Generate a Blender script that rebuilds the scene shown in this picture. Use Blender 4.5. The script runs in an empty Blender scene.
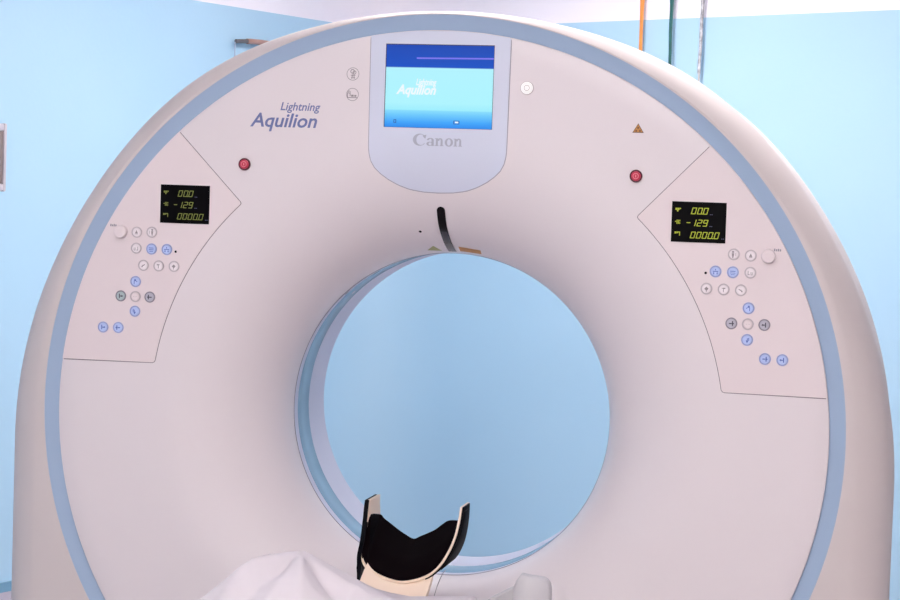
import bpy, bmesh, math, random
from mathutils import Vector, Matrix, noise
random.seed(7)
S = bpy.context.scene
COL = S.collection
PI = math.pi
ISO = 1.0                                   # height of the bore axis above the floor


def G(x, y, z=0.0):
    """scanner coordinates (x right, y up from bore axis, z towards the viewer) -> world"""
    return Vector((x, -z, y + ISO))


# ------------------------------------------------------------------ materials
def mat(name, col, rough=0.4, spec=0.5, metal=0.0, emit=None, estr=0.0, var=0.0, vscale=6.0, bump=0.0, bscale=40.0, coat=0.0):
    m = bpy.data.materials.new(name)
    m.use_nodes = True
    nt = m.node_tree
    b = nt.nodes['Principled BSDF']
    b.inputs['Base Color'].default_value = (*col, 1)
    b.inputs['Roughness'].default_value = rough
    b.inputs['Specular IOR Level'].default_value = spec
    b.inputs['Metallic'].default_value = metal
    b.inputs['Coat Weight'].default_value = coat
    if emit:
        b.inputs['Emission Color'].default_value = (*emit, 1)
        b.inputs['Emission Strength'].default_value = estr
    tc = nt.nodes.new('ShaderNodeTexCoord')
    if var:
        n = nt.nodes.new('ShaderNodeTexNoise')
        n.inputs['Scale'].default_value = vscale
        n.inputs['Detail'].default_value = 3
        nt.links.new(tc.outputs['Object'], n.inputs['Vector'])
        r = nt.nodes.new('ShaderNodeValToRGB')
        r.color_ramp.elements[0].position = 0.3
        r.color_ramp.elements[1].position = 0.7
        r.color_ramp.elements[0].color = (*[c * (1 - var) for c in col], 1)
        r.color_ramp.elements[1].color = (*[min(1, c * (1 + var)) for c in col], 1)
        nt.links.new(n.outputs['Fac'], r.inputs['Fac'])
        nt.links.new(r.outputs['Color'], b.inputs['Base Color'])
    if bump:
        n = nt.nodes.new('ShaderNodeTexNoise')
        n.inputs['Scale'].default_value = bscale
        n.inputs['Detail'].default_value = 4
        nt.links.new(tc.outputs['Object'], n.inputs['Vector'])
        k = nt.nodes.new('ShaderNodeBump')
        k.inputs['Strength'].default_value = bump
        k.inputs['Distance'].default_value = 0.004
        nt.links.new(n.outputs['Fac'], k.inputs['Height'])
        nt.links.new(k.outputs['Normal'], b.inputs['Normal'])
    return m


def wall_mat():
    m = mat('painted_wall', (0.47, 0.73, 0.92), 0.5, 0.4, bump=0.08, bscale=60)
    nt = m.node_tree
    b = nt.nodes['Principled BSDF']
    g = nt.nodes.new('ShaderNodeNewGeometry')
    sp = nt.nodes.new('ShaderNodeSeparateXYZ')
    nt.links.new(g.outputs['Position'], sp.inputs[0])
    nz = nt.nodes.new('ShaderNodeTexNoise')
    nz.inputs['Scale'].default_value = 1.3
    nt.links.new(g.outputs['Position'], nz.inputs['Vector'])
    th = nt.nodes.new('ShaderNodeMath')
    th.operation = 'GREATER_THAN'
    th.inputs[1].default_value = 2.235      # blue paint stops at this height
    nt.links.new(sp.outputs['Z'], th.inputs[0])
    r = nt.nodes.new('ShaderNodeValToRGB')
    r.color_ramp.elements[0].position = 0.35
    r.color_ramp.elements[1].position = 0.65
    r.color_ramp.elements[0].color = (*WALL_A, 1)
    r.color_ramp.elements[1].color = (*WALL_B, 1)
    nt.links.new(nz.outputs['Fac'], r.inputs['Fac'])
    mx = nt.nodes.new('ShaderNodeMix')
    mx.data_type = 'RGBA'
    nt.links.new(th.outputs[0], mx.inputs['Factor'])
    nt.links.new(r.outputs['Color'], mx.inputs['A'])
    mx.inputs['B'].default_value = (0.93, 0.87, 0.94, 1)
    nt.links.new(mx.outputs['Result'], b.inputs['Base Color'])
    return m


WALL_A, WALL_B = (0.420, 0.628, 0.80), (0.440, 0.648, 0.815)
M = {}
M['wall'] = wall_mat()
M['wallwhite'] = mat('white_wall_paint', (0.84, 0.79, 0.77), 0.6)  # unseen walls only, white chosen to keep blue bounce off the scanner
M['ceiling'] = mat('ceiling_paint', (0.86, 0.81, 0.85), 0.7)
M['floor'] = mat('vinyl_floor', (0.52, 0.48, 0.51), 0.35, var=0.06, vscale=3)
M['tile'] = mat('skirting_tile', (0.50, 0.45, 0.52), 0.4, var=0.05, vscale=8)
M['skirt'] = mat('skirting_band', (0.16, 0.33, 0.47), 0.4)  # dark blue of the narrow band above the skirting tile
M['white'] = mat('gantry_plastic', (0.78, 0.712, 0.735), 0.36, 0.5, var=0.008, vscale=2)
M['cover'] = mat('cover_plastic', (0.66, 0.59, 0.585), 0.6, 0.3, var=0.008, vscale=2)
M['panel'] = mat('panel_plastic', (0.80, 0.70, 0.715), 0.4, 0.5)
M['seam'] = mat('dark_seam', (0.24, 0.20, 0.22), 0.7)
M['boreseam'] = mat('bore_seam', (0.36, 0.32, 0.36), 0.6)
M['seamlight'] = mat('plate_seam', (0.38, 0.36, 0.44), 0.6)
M['ring'] = mat('blue_trim', (0.35, 0.465, 0.64), 0.4)
M['band'] = mat('bore_window', (0.26, 0.42, 0.57), 0.25)
M['liner'] = mat('bore_liner', (0.62, 0.61, 0.74), 0.4)
M['plate'] = mat('monitor_plate', (0.66, 0.69, 0.82), 0.35)
M['text'] = mat('slate_lettering', (0.15, 0.18, 0.38), 0.5)
M['greytext'] = mat('silver_lettering', (0.43, 0.45, 0.55), 0.4)
M['icon'] = mat('icon_print', (0.30, 0.26, 0.28), 0.6)
M['black'] = mat('black_glass', (0.002, 0.002, 0.003), 0.3, 0.06)
M['red'] = mat('red_cap', (0.62, 0.035, 0.085), 0.3)
M['redlight'] = mat('red_symbol', (0.85, 0.25, 0.32), 0.35)
M['redrim'] = mat('dark_red_rim', (0.10, 0.006, 0.02), 0.4)
M['capwhite'] = mat('button_cap', (0.86, 0.79, 0.82), 0.3)
M['capring'] = mat('button_ring', (0.58, 0.51, 0.54), 0.45)
M['capblue'] = mat('blue_button_cap', (0.50, 0.60, 0.90), 0.3)
M['ringblue'] = mat('blue_button_ring', (0.35, 0.41, 0.70), 0.4)
M['glyphblue'] = mat('blue_glyph', (0.12, 0.18, 0.52), 0.5)
M['capgrey'] = mat('grey_button_cap', (0.52, 0.50, 0.58), 0.3)
M['capteal'] = mat('teal_button_cap', (0.47, 0.56, 0.58), 0.3)
M['ringgrey'] = mat('grey_button_ring', (0.31, 0.28, 0.33), 0.4)
M['glyphdark'] = mat('dark_glyph', (0.08, 0.07, 0.10), 0.5)
M['lamp'] = mat('indicator_lens', (0.88, 0.88, 0.86), 0.3, emit=(1, 1, 0.97), estr=0.25)
M['orange'] = mat('orange_sticker', (0.55, 0.24, 0.05), 0.5)
M['brown'] = mat('brown_edge', (0.14, 0.06, 0.03), 0.5)
M['green'] = mat('green_sticker', (0.34, 0.34, 0.13), 0.5)
M['slot'] = mat('laser_window', (0.006, 0.004, 0.006), 0.3, 0.15)
M['slotreflect'] = mat('laser_window_reflection', (0.05, 0.042, 0.05), 0.2)  # reflection in the window's lower end, put into the colour
M['metal'] = mat('cable_metal', (0.52, 0.50, 0.52), 0.4, metal=0.6, var=0.5, vscale=60)
M['metalend'] = mat('bare_cable', (0.55, 0.50, 0.48), 0.5)
M['ocable'] = mat('orange_sheath', (0.80, 0.27, 0.05), 0.5, var=0.15, vscale=20)
M['gcable'] = mat('green_sheath', (0.012, 0.10, 0.095), 0.45, var=0.3, vscale=20)
M['copper'] = mat('copper_pipe', (0.42, 0.24, 0.20), 0.45, var=0.15, vscale=20)
M['fitting'] = mat('dark_fitting', (0.14, 0.13, 0.14), 0.5)
M['wire'] = mat('thin_wire', (0.38, 0.44, 0.58), 0.5)
M['wiregrey'] = mat('grey_wire', (0.42, 0.38, 0.40), 0.5)
M['boxframe'] = mat('box_frame', (0.55, 0.50, 0.55), 0.4)
M['boxdoor'] = mat('box_door', (0.24, 0.19, 0.18), 0.3)
M['cream'] = mat('cream_shell', (0.88, 0.70, 0.56), 0.42)
M['foam'] = mat('black_foam', (0.003, 0.0012, 0.002), 0.85, 0.04, bump=0.1, bscale=200)
M['strip'] = mat('black_pad', (0.002, 0.002, 0.004), 0.5, 0.05)
M['sheet'] = mat('white_sheet', (0.62, 0.57, 0.61), 0.85, 0.1, bump=0.15, bscale=30)
M['table'] = mat('table_plastic', (0.70, 0.68, 0.70), 0.4)
M['tablepad'] = mat('table_mattress', (0.05, 0.05, 0.07), 0.7)
M['armgrey'] = mat('arm_plastic', (0.54, 0.52, 0.55), 0.45)
M['lowergrey'] = mat('arm_lower_plastic', (0.50, 0.48, 0.50), 0.5)  # slightly darker grey for bracket, rail, foot and plinth
M['lens'] = mat('lamp_diffuser', (0.9, 0.9, 0.9), 0.5, emit=(1.0, 0.965, 0.945), estr=26.0)
M['lampframe'] = mat('lamp_frame', (0.8, 0.8, 0.8), 0.4)
M['digit'] = mat('lit_digits', (0.02, 0.02, 0.0), 0.5, emit=(0.50, 0.56, 0.03), estr=0.8)
M['digitdim'] = mat('dim_digits', (0.02, 0.02, 0.0), 0.5, emit=(0.22, 0.25, 0.05), estr=0.7)  # same digits, dimming by viewing angle put into the glow colour
M['unit'] = mat('unit_marks', (0.02, 0.02, 0.05), 0.5, emit=(0.10, 0.10, 0.20), estr=0.5)


def emis(name, col, s=1.0):
    return mat(name, (0.004, 0.004, 0.004), 0.3, 0.08, emit=col, estr=s)


M['scr_edge'] = mat('screen_edge', (0.01, 0.015, 0.06), 0.3)
M['scr_text'] = emis('screen_text', (0.86, 0.95, 1.0))
M['scr_line'] = emis('screen_line', (0.22, 0.20, 0.85))
M['scr_icon'] = emis('screen_icon', (0.04, 0.12, 0.45))


def screen_mat(z0, z1):
    """home screen: dark blue title bar, pale cyan field, blue footer that deepens downwards"""
    m = emis('screen_image', (1, 1, 1))
    nt = m.node_tree
    b = nt.nodes['Principled BSDF']
    tc = nt.nodes.new('ShaderNodeTexCoord')
    sp = nt.nodes.new('ShaderNodeSeparateXYZ')
    nt.links.new(tc.outputs['Generated'], sp.inputs[0])
    r = nt.nodes.new('ShaderNodeValToRGB')
    cr = r.color_ramp
    stops = [(0.0, (0.03, 0.26, 0.88)), (0.07, (0.055, 0.38, 0.95)), (0.16, (0.16, 0.60, 0.97)), (0.205, (0.24, 0.72, 0.98)),
             (0.215, (0.34, 0.84, 0.98)), (0.30, (0.42, 0.90, 0.99)), (0.722, (0.44, 0.89, 0.99)), (0.732, (0.010, 0.085, 0.55)), (1.0, (0.014, 0.07, 0.46))]
    while len(cr.elements) < len(stops):
        cr.elements.new(0.5)
    for e, (p, c) in zip(cr.elements, stops):
        e.position = p
        e.color = (*c, 1)
    nt.links.new(sp.outputs['Z'], r.inputs['Fac'])
    nt.links.new(r.outputs['Color'], b.inputs['Emission Color'])
    return m


M['screen'] = screen_mat(0, 1)

# ------------------------------------------------------------------ object helpers
WL = {}                                     # world location of every object's origin


def tag(o, label=None, cat=None, group=None, kind=None):
    for k, v in (('label', label), ('category', cat), ('group', group), ('kind', kind)):
        if v:
            o[k] = v
    return o


def empty(name, loc, label, cat, group=None):
    o = bpy.data.objects.new(name, None)
    COL.objects.link(o)
    o.empty_display_size = 0.1
    o.location = loc
    WL[o.name] = Vector(loc)
    return tag(o, label, cat, group)


def link(name, me, parent=None, origin=None):
    o = bpy.data.objects.new(name, me)
    COL.objects.link(o)
    pw = WL[parent.name] if parent else Vector((0, 0, 0))
    w = Vector(origin) if origin is not None else pw
    o.parent = parent
    o.location = w - pw
    WL[o.name] = w.copy()
    return o


def build(name, bm, mats, parent=None, origin=None, sharp=40, recalc=True):
    """bm holds world coordinates; origin defaults to the parent's base"""
    w = Vector(origin) if origin is not None else (WL[parent.name] if parent else Vector((0, 0, 0)))
    if recalc:
        bmesh.ops.recalc_face_normals(bm, faces=bm.faces[:])
    bmesh.ops.translate(bm, verts=bm.verts[:], vec=-w)
    me = bpy.data.meshes.new(name)
    bm.to_mesh(me)
    bm.free()
    for f in me.polygons:
        f.use_smooth = True
    me.set_sharp_from_angle(angle=math.radians(sharp))
    for m in (mats if isinstance(mats, (list, tuple)) else [mats]):
        me.materials.append(m)
    return link(name, me, parent, w)


def new():
    return bmesh.new()


def loops(bm, rings, closed=True, mi=0, cap0=False, cap1=False):
    vs = [[bm.verts.new(p) for p in r] for r in rings]
    n = len(vs[0])
    for a, b in zip(vs, vs[1:]):
        for i in range(n if closed else n - 1):
            j = (i + 1) % n
            f = bm.faces.new((a[i], a[j], b[j], b[i]))
            f.material_index = mi
    if cap0:
        bm.faces.new(vs[0]).material_index = mi
    if cap1:
        bm.faces.new(vs[-1][::-1]).material_index = mi
    return vs


def circle(cx, cy, r, z, n=48):
    return [G(cx + r * math.cos(2 * PI * k / n), cy + r * math.sin(2 * PI * k / n), z) for k in range(n)]


def widen(bm, rmax=9.0):
    """the trim circle is a touch wider than high"""
    for v in bm.verts:
        if 0.88 < math.hypot(v.co.x, v.co.z - ISO) < rmax:
            v.co.x *= 1.0055


def revolve(bm, prof, n=256, mi=0, cx=0, cy=0, cap0=False, cap1=False):
    loops(bm, [circle(cx, cy, r, z, n) for r, z in prof], True, mi, cap0, cap1)


def poly(bm, pts, mi=0):
    f = bm.faces.new([bm.verts.new(p) for p in pts])
    f.material_index = mi
    return f


def prism(bm, outline, zb, zf, mi=0, bev=0.0):
    """outline in scanner x, y; a slab from zb to zf with an optional small front chamfer"""
    n = len(outline)
    cx = sum(p[0] for p in outline) / n
    cy = sum(p[1] for p in outline) / n
    rings = [[G(x, y, zb) for x, y in outline]]
    if bev:
        rings.append([G(x, y, zf - bev) for x, y in outline])
        ins = inset(outline, bev)
        rings.append([G(x, y, zf) for x, y in ins])
    else:
        rings.append([G(x, y, zf) for x, y in outline])
    loops(bm, rings, True, mi, True, True)


def inset(o, d):
    n = len(o)
    area = sum(o[i][0] * o[(i + 1) % n][1] - o[(i + 1) % n][0] * o[i][1] for i in range(n))
    s = 1 if area > 0 else -1
    out = []
    for i in range(n):
        p, q, r = Vector(o[i - 1]), Vector(o[i]), Vector(o[(i + 1) % n])
        a = (q - p).normalized()
        b = (r - q).normalized()
        na, nb = Vector((-a.y, a.x)) * s, Vector((-b.y, b.x)) * s
        m = (na + nb)
        m = m / max(0.3, m.length_squared / 2) if m.length > 1e-6 else na
        out.append(tuple(q + m * d))
    return out


def box(bm, c, h, mi=0, rot=None):
    """axis box in world coordinates: centre c, half sizes h"""
    vs = []
    for sx in (-1, 1):
        for sy in (-1, 1):
            for sz in (-1, 1):
                v = Vector((sx * h[0], sy * h[1], sz * h[2]))
                if rot:
                    v = rot @ v
                vs.append(bm.verts.new(Vector(c) + v))
    fs = []
    for q in ((0, 1, 3, 2), (4, 6, 7, 5), (0, 4, 5, 1), (2, 3, 7, 6), (0, 2, 6, 4), (1, 5, 7, 3)):
        f = bm.faces.new([vs[i] for i in q])
        f.material_index = mi
        fs.append(f)
    return vs


def rbox(bm, c, h, bev=0.005, seg=3, mi=0, rot=None):
    vs = box(bm, c, h, mi, rot)
    es = {e for v in vs for e in v.link_edges}
    bmesh.ops.bevel(bm, geom=list(es), offset=bev, segments=seg, profile=0.5, affect='EDGES')


def tube(bm, pts, rad, n=10, mi=0, flat=1.0, caps=True):
    """tube along world points; flat < 1 squashes it along the second normal"""
    pts = [Vector(p) for p in pts]
    rings = []
    up = None
    for i, p in enumerate(pts):
        t = (pts[min(i + 1, len(pts) - 1)] - pts[max(i - 1, 0)]).normalized()
        if up is None:
            a = Vector((1, 0, 0)) if abs(t.x) < 0.8 else Vector((0, 0, 1))
            up = (a - t * a.dot(t)).normalized()
        else:
            up = (up - t * up.dot(t)).normalized()
        s = t.cross(up)
        r = rad(i / (len(pts) - 1)) if callable(rad) else rad
        rings.append([p + up * r * math.cos(2 * PI * k / n) + s * r * flat * math.sin(2 * PI * k / n) for k in range(n)])
    loops(bm, rings, True, mi, caps, caps)


def text_into(bm, body, width, height, origin, shear=0.0, offset=0.0, mi=0, z=0.0, squash=None):
    """lettering converted to a thin mesh; left end of the baseline at origin (scanner x, y)"""
    cu = bpy.data.curves.new('lettering_curve', 'FONT')
    cu.body = body
    cu.size = 1.0
    cu.shear = shear
    cu.offset = offset
    cu.extrude = 0.0
    cu.resolution_u = 3
    ob = bpy.data.objects.new('lettering_curve', cu)
    COL.objects.link(ob)
    dg = bpy.context.evaluated_depsgraph_get()
    me = bpy.data.meshes.new_from_object(ob.evaluated_get(dg))
    bpy.data.objects.remove(ob)
    bpy.data.curves.remove(cu)
    xs = [v.co.x for v in me.vertices]
    x0, x1 = min(xs), max(xs)
    cap = height                                   # world height of one cap letter (about 0.7 em)
    sx, sy = width / (x1 - x0), cap / 0.70
    vs = [bm.verts.new(G(origin[0] + (v.co.x - x0) * sx, origin[1] + v.co.y * sy, z)) for v in me.vertices]
    for p in me.polygons:
        try:
            f = bm.faces.new([vs[i] for i in p.vertices])
            f.material_index = mi
        except ValueError:
            pass
    bpy.data.meshes.remove(me)


# ------------------------------------------------------------------ camera (80 mm, eye at 1.5 m)
cam = bpy.data.cameras.new('camera')
cam.sensor_width = 36.0
cam.lens = 2009.04 * 36.0 / 900.0
cam.clip_start = 0.05
co = bpy.data.objects.new('camera', cam)
COL.objects.link(co)
rx, ry, rz = -0.0495410, 0.2100949, 0.0335507
Rm = Matrix.Rotation(ry, 3, 'Y') @ Matrix.Rotation(rx, 3, 'X') @ Matrix.Rotation(rz, 3, 'Z')
B = Matrix(((1, 0, 0), (0, 0, -1), (0, 1, 0)))     # scanner frame -> world frame
mw = (B @ Rm).to_4x4()
mw.translation = G(0.997428, 0.514879, 4.481290)
co.matrix_world = mw
S.camera = co

# ------------------------------------------------------------------ setting
H = 2.85
corner = Vector((-1.140, 3.954))                     # world x, y
left_far = corner + Vector((-0.34, -0.9405)) * 11.4
right_near = corner + Vector((0.878, -0.478)) * 6.6
front_r = Vector((4.0, -7.2))


def wall(name, pts, out, m='wall'):
    """vertical wall along a polyline (inner face) with 10 cm of thickness"""
    bm = new()
    n = len(pts)
    offs = []
    for i in range(n):
        t = (pts[min(i + 1, n - 1)] - pts[max(i - 1, 0)]).normalized()
        o = Vector((-t.y, t.x)) * (0.1 * out)
        offs.append(pts[i] + o)
    ring = list(pts) + offs[::-1]
    loops(bm, [[Vector((p.x, p.y, z)) for p in ring] for z in (0, H)], True, 0, True, True)
    o = build(name, bm, M[m], sharp=50)
    return tag(o, kind='structure')


dL = (left_far - corner).normalized()
dR = (right_near - corner).normalized()
RC = 0.45
a = corner + dL * RC
b = corner + dR * RC
cove = []
for k in range(17):
    t = k / 16
    cove.append(a * (1 - t) ** 2 + corner * 2 * t * (1 - t) + b * t * t)
wall('wall_left', [left_far, a], 1)
wall('wall_back', cove + [right_near], 1)
wall('wall_right', [right_near, front_r], 1, 'wallwhite')
wall('wall_front', [front_r, left_far], 1, 'wallwhite')


def slab(name, z0, z1, m):
    bm = new()
    ring = [left_far, a, *cove[1:], right_near, front_r]
    loops(bm, [[Vector((p.x, p.y, z)) for p in ring] for z in (z0, z1)], True, 0, True, True)
    return tag(build(name, bm, m), kind='structure')


slab('floor', -0.1, 0.0, M['floor'])
slab('ceiling', H, H + 0.1, M['ceiling'])


def skirting(name, p, q, side, z0, z1, m):
    bm = new()
    t = (q - p).normalized()
    n = Vector((-t.y, t.x)) * side
    ring = [p + n * 0.001, q + n * 0.001, q + n * 0.013, p + n * 0.013]
    loops(bm, [[Vector((v.x, v.y, z)) for v in ring] for z in (z0, z1)], True, 0, True, True)
    return tag(build(name, bm, m), kind='structure')


skirting('baseboard_left', left_far, a, -1, 0.001, 0.1255, M['tile'])
skirting('trim_1', left_far, a, -1, 0.1257, 0.158, M['skirt'])


# ceiling lights (the room's lamps)
def make_lamp():
    t = empty('ceiling_light', (0, 0, H), 'square flush ceiling light panel with a thin white frame', 'ceiling light', 'ceiling light panels')
    bm = new()
    for s in (-1, 1):
        box(bm, (s * 0.315, 0, H - 0.012), (0.015, 0.33, 0.011))
        box(bm, (0, s * 0.315, H - 0.012), (0.30, 0.015, 0.011))
    build('frame', bm, M['lampframe'], t)
    bm = new()
    box(bm, (0, 0, H - 0.010), (0.2995, 0.2995, 0.008))
    build('diffuser', bm, M['lens'], t)
    return t


LAMPS = [(-0.4, -2.1), (0.8, -2.3), (0.4, -4.2), (-1.5, -5.7), (-0.3, -5.7), (0.9, -5.7), (0.9, 0.7), (-0.35, 1.2), (-0.2, 2.05)]
lamp0 = make_lamp()
for i, (x, y) in enumerate(LAMPS):
    o = lamp0
    if i:
        o = lamp0.copy()
        COL.objects.link(o)
        for ch in lamp0.children:
            c = ch.copy()
            COL.objects.link(c)
            c.parent = o
    o.location = (x, y, H)

# ------------------------------------------------------------------ scanner
gan = empty('ct_scanner', (0, 0.45, 0), 'large white ring-shaped CT scanner with round bore, blue trim ring and control panels', 'CT scanner')
R_FUN, R_BORE, Z_BORE = 0.66, 0.39, -0.234


def zprof(r):
    if r >= R_FUN:
        return 0.0
    u = max(0.0, 1 - ((R_FUN - r) / (R_FUN - R_BORE)) ** 2)
    return Z_BORE * (1 - math.sqrt(u))


def zs(x, y):
    return zprof(max(R_BORE, math.hypot(x, y)))


def nrm(x, y):
    e = 1e-4
    r = max(R_BORE + 0.004, math.hypot(x, y))
    d = (zprof(r + e) - zprof(r - e)) / (2 * e)
    ux, uy = x / max(1e-6, math.hypot(x, y)), y / max(1e-6, math.hypot(x, y))
    n = Vector((-d * ux, -d * uy, 1.0))
    return n.normalized()


def on(x, y, off=0.0):
    n = nrm(x, y)
    return G(x + n.x * off, y + n.y * off, zs(x, y) + n.z * off)


# outer cover: arch outline, bevelled edge, long side wall
NA, NS, NB = 120, 24, 24
YB = -0.955


def arch(cy, R, z, full=0.020):
    out = []
    for k in range(NA + 1):
        t = PI * k / NA
        el = math.degrees(min(t, PI - t))
        q = R * (1 + full * math.exp(-((el - 56) / 18) ** 2))
        out.append(G(q * math.cos(t), cy + q * math.sin(t), z))
    for k in range(1, NS + 1):
        out.append(G(-R, cy + (YB - cy) * k / NS, z))
    for k in range(1, NB):
        out.append(G(-R + 2 * R * k / NB, YB, z))
    for k in range(NS, 0, -1):
        out.append(G(R, cy + (YB - cy) * k / NS, z))
    return out


R0, C0, R1, C1 = 0.960, -0.022, 1.045, -0.096
first = arch(C0, R0, 0.0, 0.0)
angs = [math.atan2(p.z - ISO, p.x) for p in first]
hole = [G(0.936 * math.cos(t), 0.936 * math.sin(t), 0.0) for t in angs]
hole_in = [p + Vector((0, 0.03, 0)) for p in hole]
bm = new()
rings = [hole_in, [p + Vector((0, 0.003, 0)) for p in hole], hole, first]
A_, B_ = 0.17, 0.105
t0 = math.radians(62)
for k in range(1, 15):
    th = t0 * (1 - k / 14)
    dx = A_ * math.cos(th) - A_ * math.cos(t0)
    dz = B_ * math.sin(th) - B_ * math.sin(t0)
    f = dx / (R1 - R0)
    rings.append(arch(C0 + (C1 - C0) * f, R0 + dx, dz, 0.020 * f))
for z in (-0.2, -0.45, -0.70):
    rings.append(arch(C1, R1, z))
for k in range(1, 7):
    t = k / 6 * PI / 2
    f = 1 - math.cos(t)
    rings.append(arch(C1 + 0.05 * f, R1 - 0.12 * f, -0.70 - 0.16 * math.sin(t)))
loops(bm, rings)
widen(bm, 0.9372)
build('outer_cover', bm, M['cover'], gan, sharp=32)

bm = new()
rr = [arch(C1 + 0.05, R1 - 0.12, -0.86)]
rr.append([G(0.62 * math.cos(t), 0.62 * math.sin(t), -0.86) for t in angs])
for k in range(1, 13):
    t = k / 12
    r = 0.62 - (0.62 - R_BORE) * t
    z = -0.86 + (0.86 - 0.505) * t
    rr.append([G(r * math.cos(q), r * math.sin(q), z) for q in angs])
loops(bm, rr)
build('rear_cover', bm, M['cover'], gan)

bm = new()
rbox(bm, (0, 0.44, 0.022), (0.92, 0.36, 0.022), 0.006)
build('base_plinth', bm, M['lowergrey'], gan)

# blue trim ring, set slightly back from the face
bm = new()
revolve(bm, [(0.890, -0.03), (0.890, -0.010), (0.902, -0.010), (0.925, -0.004), (0.9362, -0.0008), (0.938, -0.03)], 256)
widen(bm)
build('trim_ring', bm, M['ring'], gan)

# front face: flat annulus that rolls into the bore
prof = [(0.9005, -0.02), (0.9005, -0.004), (0.8995, -0.0015), (0.8965, 0.0), (0.85, 0.0), (0.78, 0.0), (0.72, 0.0), (0.68, 0.0)]
for k in range(0, 41):
    t = k / 40 * PI / 2
    prof.append((R_FUN - (R_FUN - R_BORE) * math.sin(t), Z_BORE * (1 - math.cos(t))))
bm = new()
revolve(bm, prof, 288)
widen(bm)
build('front_face', bm, M['white'], gan)

# bore: seam, light lip, blue window band, lavender liner
bm = new()
revolve(bm, [(0.3895, -0.232), (0.3882, -0.2335), (0.3895, -0.236)], 256)
build('bore_seam', bm, M['boreseam'], gan)
bm = new()
revolve(bm, [(0.392, -0.2335), (0.39, -0.2345), (0.39, -0.268)], 256)
build('bore_lip', bm, M['liner'], gan)
bm = new()
revolve(bm, [(0.39, -0.268), (0.3915, -0.270), (0.3915, -0.364), (0.39, -0.366)], 256)
build('bore_window', bm, M['band'], gan)
bm = new()
revolve(bm, [(0.39, -0.366), (0.39, -0.43), (0.39, -0.505)], 256)
build('bore_liner', bm, M['liner'], gan)
for (mx, my, mz) in ((-0.2708, 0.2807, -0.252), (-0.2708, 0.2807, -0.318)):
    bm = new()
    ang = math.atan2(my, mx)
    pts = []
    for da, dz in ((-0.012, -0.006), (0.012, -0.006), (0.012, 0.006), (-0.012, 0.006)):
        q = ang + da
        pts.append(G(0.3888 * math.cos(q), 0.3888 * math.sin(q), mz + dz))
    poly(bm, pts)
    build('alignment_mark', bm, M['ringgrey'], gan)


# ---- control panels
def panel_outline(s, ro=0.8962, ri=0.6735):
    a0, a1 = math.atan2(0.6568, 0.6168), math.atan2(0.1068, 0.8975)
    b0, b1 = math.atan2(0.4907, 0.4596), math.atan2(0.1077, 0.6651)
    out = [(ro * math.cos(a0 + (a1 - a0) * k / 24), ro * math.sin(a0 + (a1 - a0) * k / 24)) for k in range(25)]
    inner = [(ri * math.cos(b1 + (b0 - b1) * k / 24), ri * math.sin(b1 + (b0 - b1) * k / 24)) for k in range(25)]
    c0, c1 = inner[0], inner[-1]
    d0 = Vector(inner[1]) - Vector(c0)
    d1 = Vector(inner[-2]) - Vector(c1)
    d0.normalize()
    d1.normalize()
    e1 = (Vector((0.6168, 0.6568)) - Vector(c1)).normalized()
    k0, k1 = Vector(c0), Vector(c1)
    inner = [tuple(k0 + Vector((0.007, 0))), tuple(k0 + Vector((0.002, 0)) + d0 * 0.002), tuple(k0 + d0 * 0.007)] + inner[1:-1] + [tuple(k1 + d1 * 0.006), tuple(k1 + (d1 + e1) * 0.0015), tuple(k1 + e1 * 0.006)]
    o = out + inner
    return [(s * x, y) for x, y in o]


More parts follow.
